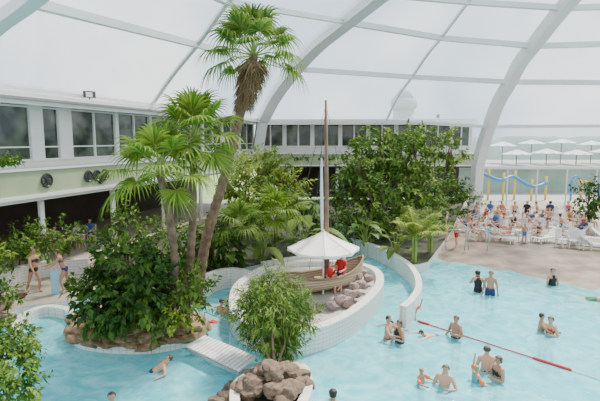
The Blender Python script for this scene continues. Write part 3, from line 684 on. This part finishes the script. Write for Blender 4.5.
for a in(-1,1): b.tube([hull_pt(-1+2*i/ns,a)+Vector((0,0,.02)) for i in range(ns+1)],.05,6)
b.tube([hull_pt(-1,-1+2*j/8) for j in range(9)],.05,6); b.tube([hull_pt(-1+2*i/ns,0)-Vector((0,0,.04)) for i in range(ns+1)],.05,6)
b.obj('gunwale','wood2',boat)
for s in(-.55,-.05,.45):
    b=MB(); p=hull_pt(s,1);q=hull_pt(s,-1); c=(p+q)/2; b.box((c.x,c.y,c.z-.2),(.3,(p-q).length*.92,.05),ang); b.obj('bench','wood',boat)
mb=pd(327,262,bc.y); mb.z=.6; mt=pd(326,100,bc.y)
b=MB(); b.tube([mb,mb.lerp(mt,.5),mt],[.11,.085,.045],10); b.obj('mast','mast',boat,True)
P=[pd(321.5,158,bc.y)+Vector((0,-.05,0)),pd(321.5,190,bc.y)+Vector((0,-.08,0)),pd(322,230,bc.y)+Vector((0,-.12,0))]
b=MB(); b.tube(cat(P,5),[.03,.04,.05,.055,.06,.06,.065,.06,.06,.05,.04],8); b.obj('furled_sail','canvasg',boat,True)
b=MB()
for q in(hull_pt(-.95,0.9),hull_pt(.97,0),hull_pt(-.2,1),hull_pt(-.2,-1),hull_pt(.4,1)): b.tube([mt-Vector((0,0,.15)),q],.011,4)
b.obj('rigging','black',boat)
py_=bc.y-.6; ptop=pd(325,231,py_)
pr=parasol_tpl('parasol',(ptop.x-.05,py_,.5),ptop.z-.5,1.28,'canvas','plastic','large white peaked canvas parasol shading the boat',peak=.46)
# ---------------- rope line
ra=at(418,321,.03); rb=at(640,392,.03)
e=empty('lane_rope',ra); reg(e,'thin floating lane rope with red floats','lane rope')
b=MB(); b.tube([ra,rb],.01,5); b.obj('rope','plastic',e)
n=90; src={}
for i in range(n):
    t=(i+.5)/n; p=ra.lerp(rb,t); big= t<.07 or .6<t<.76
    k='r' if big else ('s' if t<.6 else 'w'); r={'r':.042,'s':.02,'w':.02}[k]
    if k not in src:
        d=(rb-ra).normalized(); q_=2.2 if k=='s' else 1.3; bb=MB(); bb.tube([-d*r*q_,-d*r*q_*.7,d*r*q_*.7,d*r*q_],[r*.4,r,r,r*.4],8); me=bpy.data.meshes.new('float'); me.from_pydata(bb.v,[],bb.f); me.materials.append(M['plastic' if k=='w' else 'redp']); src[k]=me
    o=bpy.data.objects.new('float',src[k]); COL.objects.link(o); o.parent=e; o.location=p-ra
# ---------------- people
Lg=dict(ua=.28,fa=.25,th=.42,sh=.41)
def V(*a): return Vector(a).normalized()
def make_pose(key,torso=(0,0,1),ual=(.25,-.05,-1),fal=(.15,-.2,-1),uar=(-.25,-.05,-1),far=(-.15,-.2,-1),thl=(.06,-.03,-1),shl=(.02,.04,-1),thr=(-.06,-.03,-1),shr=(-.02,.04,-1),head=None,foot=(0,-1,-.2)):
    t=V(*torso); hd=V(*head) if head else t; J={};Rd={}
    X=Vector((1,0,0)); fwd=X.cross(t)*-1
    def j(n,p,r): J[n]=p; Rd[n]=r
    j('pel',Vector((0,0,0)),.125); j('spi',t*.2,.115); j('che',t*.38,.135); j('nk',t*.52,.055); 
    j('h0',t*.55+hd*.06,.062); j('h1',t*.55+hd*.14,.09); j('h2',t*.55+hd*.21,.075)
    for s,sg,ua,fa,th,sh in(('l',1,ual,fal,thl,shl),('r',-1,uar,far,thr,shr)):
        S=t*.45+X*sg*.17; j('s'+s,S,.062); E=S+V(*ua)*Lg['ua']; j('e'+s,E,.042); W=E+V(*fa)*Lg['fa']; j('w'+s,W,.028); j('a'+s,W+V(*fa)*.07,.033)
        Hp=X*sg*.09-t*.06; j('p'+s,Hp,.1); mk=Hp+V(*th)*Lg['th']*.5; j('m'+s,mk,.08); K=Hp+V(*th)*Lg['th']; j('k'+s,K,.056); C=K+V(*sh)*.15; j('c'+s,C,.055); A=K+V(*sh)*Lg['sh']; j('n'+s,A,.035)
        ft=V(*foot); j('f'+s,A+ft*.16,.032)
    B=[('pel','spi'),('spi','che'),('che','nk'),('nk','h0'),('h0','h1'),('h1','h2')]
    for s in 'lr': B+=[('che','s'+s),('s'+s,'e'+s),('e'+s,'w'+s),('w'+s,'a'+s),('pel','p'+s),('p'+s,'m'+s),('m'+s,'k'+s),('k'+s,'c'+s),('c'+s,'n'+s),('n'+s,'f'+s)]
    names=list(J); idx={k:i for i,k in enumerate(names)}
    vs=[J[k] for k in names]; es=[(idx[a],idx[c]) for a,c in B]; rr=[Rd[k] for k in names]; roots=[0]
    for s,fa,sg in(('l',fal,1),('r',far,-1)):
        d=V(*fa); sd=d.cross(fwd); sd=sd.normalized() if sd.length>.1 else X.copy(); bend=sd.cross(d).normalized()*.3
        for k in range(5):
            if k<4: o=J['a'+s]+sd*(k-1.5)*.019-d*.01; d1=d; l=[.038,.045,.042,.032][k]
            else: o=J['a'+s]-d*.04-sd*.03; d1=(d-sd*.9).normalized(); l=.032
            roots.append(len(vs)); i0=len(vs)
            vs+=[o,o+d1*l,o+d1*l+(d1+bend).normalized()*l*.8]; rr+=[.010,.009,.008]; es+=[(i0,i0+1),(i0+1,i0+2)]
    me=bpy.data.meshes.new('body_'+key); me.from_pydata([tuple(v) for v in vs],es,[]); ob=bpy.data.objects.new('tmp',me); COL.objects.link(ob)
    ob.modifiers.new('s','SKIN'); sd=ob.modifiers.new('ss','SUBSURF'); sd.levels=2; sd.render_levels=2
    lay=me.skin_vertices[0].data
    for i,r in enumerate(rr): lay[i].radius=(r,r); lay[i].use_root=(i in roots)
    dg=bpy.context.evaluated_depsgraph_get(); dg.update(); ev=ob.evaluated_get(dg); bm_=bpy.data.meshes.new_from_object(ev,depsgraph=dg)
    bm_.name='body_'+key; bpy.data.objects.remove(ob)
    co=[v.co.copy() for v in bm_.vertices]; no=[v.normal.copy() for v in bm_.vertices]
    def near(p):
        best=None
        for a,c in B:
            A,C=J[a],J[c]; d=C-A; t_=max(0,min(1,(p-A).dot(d)/d.length_squared)); q=A+d*t_; D=(p-q).length-(Rd[a]*(1-t_)+Rd[c]*t_)
            if best is None or D<best[0]: best=(D,a,c,t_)
        return best
    pols=[(list(p.vertices),p.center.copy()) for p in bm_.polygons]
    cls=[near(c) for _,c in pols]
    hf=(X.cross(hd)).normalized()
    if hf.y>0: hf=-hf
    if abs(hd.z)<.5: hf=Vector((0,0,-1)) if key!='float' else Vector((0,0,1)); hf=(hf-hd*hf.dot(hd)).normalized()
    hc=J['h1']
    def sub(fn,off,name):
        vm={};V_=[];F_=[]
        for (vv,cen),cl in zip(pols,cls):
            if fn(cen,cl):
                f=[]
                for v in vv:
                    if v not in vm: vm[v]=len(V_); V_.append(tuple(co[v]+no[v]*off))
                    f.append(vm[v])
                F_.append(f)
        m=bpy.data.meshes.new(name); m.from_pydata(V_,[],F_); m.polygons.foreach_set('use_smooth',[True]*len(F_)); m.materials.append(None); return m
    def T(p): return p.dot(t)
    parts={}
    parts['swim_trunks']=sub(lambda p,c:(c[1]=='pel' and (c[2]!='spi' or T(p)<.1)) or (c[1] in('pl','pr')),.012,'trunks')
    parts['swimsuit']=sub(lambda p,c:(c[1] in('pel','spi')) or (c[1]=='che' and c[2]=='nk' and c[3]<.3) or (c[1]=='che' and c[2] in('sl','sr') and c[3]<.4),.010,'swimsuit')
    parts['bikini_bottom']=sub(lambda p,c:(c[1]=='pel' and T(p)<.05),.010,'bottom')
    parts['bikini_top']=sub(lambda p,c: c[1] in('spi','che') and c[2] in('che','nk') and .29<T(p)<.39,.012,'top')
    parts['shirt']=sub(lambda p,c:(c[1] in('pel','spi') and T(p)>-.02) or (c[1]=='che') or (c[1] in('sl','sr') and c[3]<.65),.016,'shirt')
    def hair(p,c,longh=False):
        if c[1] not in('h0','h1','nk'): return False
        r=p-hc; f=r.dot(hf); z=r.dot(hd)
        if longh and f<.0 and c[1]!='nk' : return True
        return (z>.045) or (f<-.005 and z>-.05) or (f<.03 and z>.0)
    parts['hair']=sub(hair,.014,'hair'); parts['long_hair']=sub(lambda p,c:hair(p,c,True),.022,'long_hair')
    fr=.088; sx=X; bd=MB()
    tip=hc+hf*(fr+.028)-hd*.02
    bd.add([hc+hf*fr*.95+hd*.015,hc+hf*fr*.9-hd*.03+sx*.016,hc+hf*fr*.9-hd*.03-sx*.016,tip],[(0,3,1),(0,2,3),(1,3,2)],0)
    for sg in(-1,1):
        c=hc+sx*sg*.088-hd*.01
        bd.add([c+hd*.03,c+sx*sg*.018-hf*.015+hd*.02,c+sx*sg*.014-hf*.012-hd*.02,c-hd*.03,c+hf*.008],[(0,1,2,3,4)],0)
    k0=len(co)
    full=bpy.data.meshes.new('body_'+key); full.from_pydata([tuple(c) for c in co]+bd.v,[],[v for v,_ in pols]+[[i+k0 for i in f] for f in bd.f])
    full.materials.append(None); full.polygons.foreach_set('use_smooth',[True]*len(full.polygons))
    eyes=[]
    for sg in(-1,1):
        c=hc+hf*fr*.93+sx*sg*.032+hd*.012
        m=bpy.data.meshes.new('eye'); m.from_pydata([tuple(q) for q in (c+sx*.014+hf*.004,c+hd*.008+hf*.006,c-sx*.014+hf*.004,c-hd*.008+hf*.006)],[],[(0,1,2,3)]); m.materials.append(M['eye']); eyes.append(m)
    c=hc+hf*fr*.9-hd*.052; mo=bpy.data.meshes.new('mouth'); mo.from_pydata([tuple(q) for q in (c+sx*.022+hf*.003,c+hd*.006+hf*.008,c-sx*.022+hf*.003,c-hd*.008+hf*.006)],[],[(0,1,2,3)]); mo.materials.append(M['lip'])
    return dict(body=full,parts=parts,zmin=min(v.z for v in co),J=J,eyes=eyes,mouth=mo)
POSE={
 'stand':make_pose('stand'),
 'water':make_pose('water',ual=(.7,-.5,-.6),fal=(.1,-1,-.1),uar=(-.6,-.6,-.6),far=(.2,-1,0)),
 'talk':make_pose('talk',torso=(0.05,-.1,1),ual=(.5,-.2,-.9),fal=(-.5,-.7,.2),uar=(-.4,0,-1),far=(-.1,-.6,-.7),head=(.1,-.1,1)),
 'wave':make_pose('wave',ual=(.6,-.3,.7),fal=(.1,-.2,1),uar=(-.5,-.3,-.8),far=(-.1,-1,-.3)),
 'lean':make_pose('lean',torso=(0,-.35,1),ual=(.2,-.7,-.8),fal=(0,-.9,-.4),uar=(-.2,-.6,-.8),far=(.1,-.9,-.3),thl=(.06,-.5,-1),shl=(.0,.25,-1),thr=(-.05,.15,-1),shr=(0,.2,-1)),
 'walk':make_pose('walk',torso=(0,-.06,1),thl=(.05,-.4,-1),shl=(0,.1,-1),thr=(-.05,.3,-1),shr=(0,.45,-1),ual=(.2,.35,-1),fal=(.05,.05,-1),uar=(-.2,-.35,-1),far=(-.05,-.6,-.8)),
 'sit':make_pose('sit',torso=(0,.12,1),ual=(.2,-.4,-.9),fal=(-.2,-1,-.15),uar=(-.2,-.4,-.9),far=(.2,-1,-.15),thl=(.15,-1,-.02),shl=(.02,-.12,-1),thr=(-.15,-1,-.02),shr=(-.02,-.05,-1)),
 'recline':make_pose('recline',torso=(0,.75,.65),head=(0,.55,.85),ual=(.3,-.5,-.5),fal=(-.2,-1,.1),uar=(-.3,-.5,-.5),far=(.2,-1,.1),thl=(.1,-1,.02),shl=(.02,-1,-.02),thr=(-.1,-1,.3),shr=(-.02,-.8,-.55),foot=(0,-.4,.9)),
 'swim':make_pose('swim',torso=(0,-1,.25),head=(0,-.6,.8),ual=(.6,-.9,-.1),fal=(.2,-1,0),uar=(-.6,-.9,-.1),far=(-.2,-1,0),thl=(.15,1,-.1),shl=(.05,1,.1),thr=(-.15,1,-.25),shr=(-.05,1,-.1),foot=(0,.9,-.4)),
 'float':make_pose('float',torso=(0,.8,.6),head=(0,.5,.85),ual=(.8,.2,-.4),fal=(.5,-.8,-.1),uar=(-.8,.2,-.4),far=(-.5,-.8,-.1),thl=(.15,-1,-.25),shl=(.05,-1,-.3),thr=(-.15,-1,.05),shr=(-.05,-1,-.5),foot=(0,-.5,.9)),
}
SK=[mat('skin_tone_%s'%n,c,.5,tuple(x*.9 for x in c),6) for n,c in(('fair',(.62,.34,.23)),('tan',(.46,.23,.14)),('rosy',(.58,.3,.2)),('brown',(.3,.15,.08)))]
HR=[mat('hair_'+n,c,.6,tuple(x*.7 for x in c),20) for n,c in(('dark',(.02,.014,.01)),('brown',(.08,.045,.025)),('blond',(.35,.24,.11)),('grey',(.3,.28,.27)))]
CL={n:mat('fabric_'+n,c,.8,tuple(x*.85 for x in c),8) for n,c in dict(black=(.015,.015,.02),navy=(.02,.035,.12),red=(.55,.02,.02),blue=(.05,.14,.4),green=(.05,.22,.1),white=(.7,.7,.7),pink=(.6,.15,.22),orange=(.7,.18,.03),grey=(.15,.16,.18),turquoise=(.06,.4,.45),yellow=(.7,.5,.08)).items()}
pn=[0]
def person(loc,pose='stand',rz=0,scale=1.0,outfit='swim_trunks',col='navy',skin=None,hair=None,longh=False,label=None,seat=False,group=None,arm=False):
    pn[0]+=1
    T=POSE[pose]; skin=SK[skin if skin is not None else R.randrange(3)]; hi=hair if hair is not None else R.choice([0,0,1,1,2])
    def mk(nm,me,mats):
        o=bpy.data.objects.new(nm,me); COL.objects.link(o)
        for i,m in enumerate(mats):
            if m: o.material_slots[i].link='OBJECT'; o.material_slots[i].material=m
        return o
    o=mk('person',T['body'],[skin]); o.scale=(scale,)*3; o.rotation_euler=(0,0,rz)
    z=loc[2]
    if pose in('swim','float'): zz=z
    elif seat: zz=z+.105*scale
    else: zz=z-T['zmin']*scale
    o.location=(loc[0],loc[1],zz)
    hn=['dark','brown','blond','grey'][hi]
    on={'swim_trunks':'trunks','swimsuit':'swimsuit','bikini':'bikini','shirt':'shirt'}[outfit]
    if label is None:
        pl={'stand':'standing','water':'standing','talk':'talking','wave':'waving','lean':'leaning','walk':'walking','sit':'sitting','swim':'swimming','float':'floating','recline':'reclining'}[pose]
        wh='on sun lounger' if pose=='recline' else 'on terrace chair' if seat else ('in the pool' if z<0.05 else 'on the terrace')
        label='%s haired person in %s %s %s %s'%(hn,col,on,pl,wh)
    reg(o,label,'person',group)
    def ch(nm,me,mats,lab=None):
        c=mk(nm,me,mats); c.parent=o
        if lab:c['label']=lab
    ch('hair',T['parts']['long_hair' if longh else 'hair'],[HR[hi]])
    if group not in('terrace sitters','gallery sitters'):
        for m in T['eyes']: ch('eye',m,[])
        ch('mouth',T['mouth'],[])
    c=CL[col]
    if outfit=='bikini': ch('bikini_top',T['parts']['bikini_top'],[c]); ch('bikini_bottom',T['parts']['bikini_bottom'],[c])
    elif outfit=='shirt': ch('shirt',T['parts']['shirt'],[c]); ch('swim_trunks',T['parts']['swim_trunks'],[CL['navy']])
    else: ch(outfit,T['parts'][outfit],[c])
    if arm:
        for s in 'lr':
            A=T['J']['s'+s];B_=T['J']['e'+s]; b=MB(); P=[A.lerp(B_,t) for t in(.4,.5,.8,.9)]; b.tube(P,[.055,.085,.085,.055],12); a=b.obj('armband','orange',None,True); a.parent=o
    return o
FZ=-1.0
def wp(x,y,**k):
    s=k.get('scale',1.0); p=at(x,y,0); p.z=k.pop('z',FZ if s>.85 else FZ+0.28); return person(p,**k)
D=math.radians
wp(388,338,pose='water',rz=D(60),col='red',hair=0)
wp(400,342,pose='talk',rz=D(-70),outfit='swimsuit',col='black',longh=True,hair=1)
wp(413,318,pose='wave',scale=.7,rz=D(20),col='orange',arm=True,hair=2,z=-.7)
wp(403,325,pose='swim',rz=D(-60),scale=.8,col='pink',outfit='swimsuit',z=-.02,hair=0)
wp(437,335,pose='swim',rz=D(-80),col='blue',z=-.08,hair=0,scale=.85)
wp(456,337,pose='talk',rz=D(-60),col='black',hair=1)
wp(478,292,pose='talk',rz=D(160),col='black',outfit='swimsuit',longh=True,hair=0,z=-.85)
wp(490,295,pose='stand',rz=D(-20),col='navy',hair=0,z=-.75)
wp(541,330,pose='water',rz=D(70),col='grey',hair=0,z=-1.15)
wp(550,333,pose='talk',rz=D(-60),outfit='bikini',col='red',longh=True,hair=1,z=-1.15)
wp(552,285,pose='stand',rz=D(10),outfit='swimsuit',col='black',longh=True,hair=0,z=-1.0)
wp(594,300,pose='swim',rz=D(60),col='green',z=0,hair=1)
wp(421,383,pose='water',scale=.65,rz=D(40),col='orange',arm=True,hair=2,z=-.72)
wp(444,385,pose='talk',rz=D(-30),col='blue',hair=1,z=-1.15)
wp(476,382,pose='wave',rz=D(100),scale=.75,outfit='swimsuit',col='turquoise',longh=True,hair=2,arm=True,z=-.85)
wp(486,370,pose='stand',rz=D(170),col='navy',hair=1,z=-1.05)
wp(499,378,pose='talk',rz=D(-80),outfit='bikini',col='black',longh=True,hair=1,z=-1.1)
wp(333,400,pose='stand',rz=D(150),outfit='swimsuit',col='navy',hair=0,longh=True,z=-1.45)
wp(112,403,pose='stand',rz=D(20),col='grey',hair=0,z=-1.45)
wp(152,371,pose='float',rz=D(-80),col='navy',skin=0,hair=1,z=-.08,scale=.9)
wp(222,313,pose='stand',rz=D(150),col='black',hair=0,z=-1.2)
wp(230,306,pose='water',rz=D(-40),outfit='swimsuit',col='navy',hair=1,z=-1.2)
wp(214,322,pose='swim',rz=D(-100),col='red',hair=0,z=-.05,scale=.85)
p=at(35,292,.25); person(p,'walk',D(70),1.0,'bikini','black',1,1,True,'person in black bikini walking along the pool deck')
p=at(66,292,.25); person(p,'lean',D(-65),1.02,'bikini','navy',1,1,True,'person in navy bikini leaning forward on pool deck')
b=MB(); p=at(56,294,.25); b.box(p+Vector((0,0,.45)),(.3,.06,.9),.5); reg(b.obj('kickboard','palebl'),'pale blue swim board standing on deck','swim board')
for x,y,po,rz,s,ou,cl,lh in((446,241,'stand',60,1,'swimsuit','black',True),(456,246,'walk',-60,.75,'swim_trunks','red',False),(524,243,'stand',0,.65,'swim_trunks','blue',False),(549,226,'stand',180,1,'shirt','navy',True)):
    person(at(x,y,.23),po,D(rz),s,ou,cl,longh=lh,group='terrace bathers')
def chair_tpl(p,rz):
    p=Vector(p); e=empty('terrace_chair',p); e.rotation_euler=(0,0,rz)
    def c(nm,b): o=b.obj(nm,'plastic'); o.parent=e; return o
    b=MB(); b.box((0,0,.43),(.5,.5,.04)); c('seat',b)
    b=MB(); 
    for i in range(5): b.box((-.2+i*.1,.26,.7),(.06,.03,.5))
    b.box((0,.27,.95),(.5,.04,.08)); c('backrest',b)
    for sx in(-1,1):
        b=MB(); b.tube([(sx*.26,-.22,.43),(sx*.26,-.22,.64),(sx*.26,.25,.66)],.022,6); c('armrest',b)
        for sy in(-1,1): b=MB(); b.tube([(sx*.21,sy*.21,.42),(sx*.25,sy*.25,0)],.025,6); c('leg',b)
    reg(e,'white plastic terrace armchair','chair','terrace chairs'); return e
T0=None
def chair(p,rz):
    global T0
    if T0 is None: T0=chair_tpl(p,rz); return T0
    e=T0.copy(); COL.objects.link(e); e.location=p; e.rotation_euler=(0,0,rz)
    for c in list(T0.children): k=c.copy(); k.parent=e; COL.objects.link(k)
    return e
def lounger(p,rz,first=[None]):
    if first[0] is None:
        e=empty('sun_lounger',p); e.rotation_euler=(0,0,rz)
        def c(nm,b): o=b.obj(nm,'plastic'); o.parent=e; return o
        b=MB(); 
        for i in range(9): b.box((0,-.95+i*.14,.34),(.58,.11,.03))
        c('seat',b)
        b=MB()
        for i in range(5): b.box((0,.33+i*.11,.4+i*.085),(.58,.12,.03),M3=Matrix.Rotation(.65,3,'X'))
        c('backrest',b)
        b=MB(); 
        for sx in(-.3,.3): b.tube([(sx,-1.02,.33),(sx,.3,.33),(sx,.85,.78)],.025,6)
        c('frame',b)
        for sx in(-.27,.27):
            for sy in(-.85,.3): b=MB(); b.tube([(sx,sy,.33),(sx,sy,0)],.025,6); c('leg',b)
        reg(e,'white plastic slatted sun lounger on terrace','lounger','sun loungers'); first[0]=e; return e
    T=first[0]; e=T.copy(); COL.objects.link(e); e.location=p; e.rotation_euler=(0,0,rz)
    for c in list(T.children): k=c.copy(); k.parent=e; COL.objects.link(k)
    return e
cols=['black','navy','red','blue','green','white','pink','grey','black','navy','turquoise','orange']
def row(n,x0,dx,y,dy,jit,pp,lf):
    for i in range(n):
        x=x0+i*dx+R.uniform(-2.5,2.5); p=at(x,y+i*dy+R.uniform(-jit,jit),.22); rz=R.uniform(-2.2,2.2)
        ou=R.choice(['swim_trunks','swimsuit','shirt','bikini','shirt']); cl=R.choice(cols); has=R.random()<pp; sc=R.choice([1,1,.95,.8]); lh=R.random()<.5
        if R.random()<lf:
            rz=R.uniform(-1.4,1.4); lounger(p,rz)
            if has: person(p+Vector((-.28*math.sin(rz)*1,.28*math.cos(rz),.355)),'recline',rz,.95,ou,cl,longh=lh,seat=True,group='terrace sitters')
        else:
            chair(p,rz)
            if has: person(p+Vector((0,0,.45)),'sit',rz,sc,ou,cl,longh=lh,seat=True,group='terrace sitters')
row(9,474,12.5,240,.5,1.2,.7,.45)
row(11,470,11.5,232,.35,1.2,.85,.3)
row(12,474,10.5,225,.25,1.0,.85,.15)
row(10,478,11.5,218.5,.1,.5,.8,0)
for x,y,rz in((562,247,.4),(573,248,-.3),(584,249,.2)): chair(at(x,y,.22),rz)
for x,y,rz in((597,250,1.2),(608,243,1.0),(600,235,1.2),(587,243,1.2)): lounger(at(x,y,.22),rz)
for x,y,c,rz,zz in((342,282,'red',-30,.98),(331,283,'red',40,.72)):
    Yp=bc.y+(.15 if x>335 else -.05)
    p=Vector(((x-300)/F*Yp,Yp,zz)); person(p,'sit',D(rz),.95,'shirt',c,skin=0,hair=1,label='person in red shirt sitting inside the wooden boat',seat=True)
for s,t in((sY(22.6),-2.4),(sY(23.6),-2.6),(sY(24.8),-2.3),(sY(26),-2.6)):
    p=fl(s,t,.25); chair(p,R.uniform(-1,1)); person(p+Vector((0,0,.45)),'sit',R.uniform(-1,1),1,'shirt',R.choice(['white','pink','blue']),seat=True,group='gallery sitters')
def rail(pts,label):
    b=MB(); b.tube(cat(pts,6),.025,8); reg(b.obj('handrail','grey',smooth=True),label,'handrail','pool handrails')
for dx in(0,.6):
    a=at(104,262,.25)+Vector((dx,0,0)); rail([a,a+Vector((0,0,.9)),a+Vector((.2,-.5,.9)),a+Vector((.3,-.9,.2))],'curved steel pool handrail on deck')
    a=at(446,250,.2)+Vector((dx*2,0,0)); rail([a,a+Vector((0,0,1)),a+Vector((.9,-.2,1)),a+Vector((.9,-.2,0))],'curved steel handrail on terrace')
# ---------------- light & world
w=bpy.data.worlds.new('sky'); SC.world=w; w.use_nodes=True; nt=w.node_tree; bg=nt.nodes['Background']
tc=nt.nodes.new('ShaderNodeTexCoord'); n=nt.nodes.new('ShaderNodeTexNoise'); n.inputs['Scale'].default_value=3.0; n.inputs['Detail'].default_value=5; n.inputs['Distortion'].default_value=.6
nt.links.new(tc.outputs['Generated'],n.inputs['Vector']); r=nt.nodes.new('ShaderNodeValToRGB')
r.color_ramp.elements[0].position=.38; r.color_ramp.elements[0].color=(.5,.64,.76,1); r.color_ramp.elements[1].position=.62; r.color_ramp.elements[1].color=(1.0,.99,.97,1)
nt.links.new(n.outputs['Fac'],r.inputs['Fac']); nt.links.new(r.outputs[0],bg.inputs['Color']); bg.inputs['Strength'].default_value=2.0
ld=bpy.data.lights.new('sun','SUN'); ld.energy=9; ld.angle=D(8); ld.color=(1,.92,.8); lo=bpy.data.objects.new('sun',ld); COL.objects.link(lo); lo.rotation_euler=(D(-26),D(24),0)
cam=bpy.data.cameras.new('camera'); co=bpy.data.objects.new('camera',cam); COL.objects.link(co); co.location=(0,0,CAMZ); co.rotation_euler=(math.pi/2-PITCH,0,0)
cam.sensor_width=36; cam.lens=F/600*36; cam.clip_end=500; SC.camera=co
print('people',pn[0])
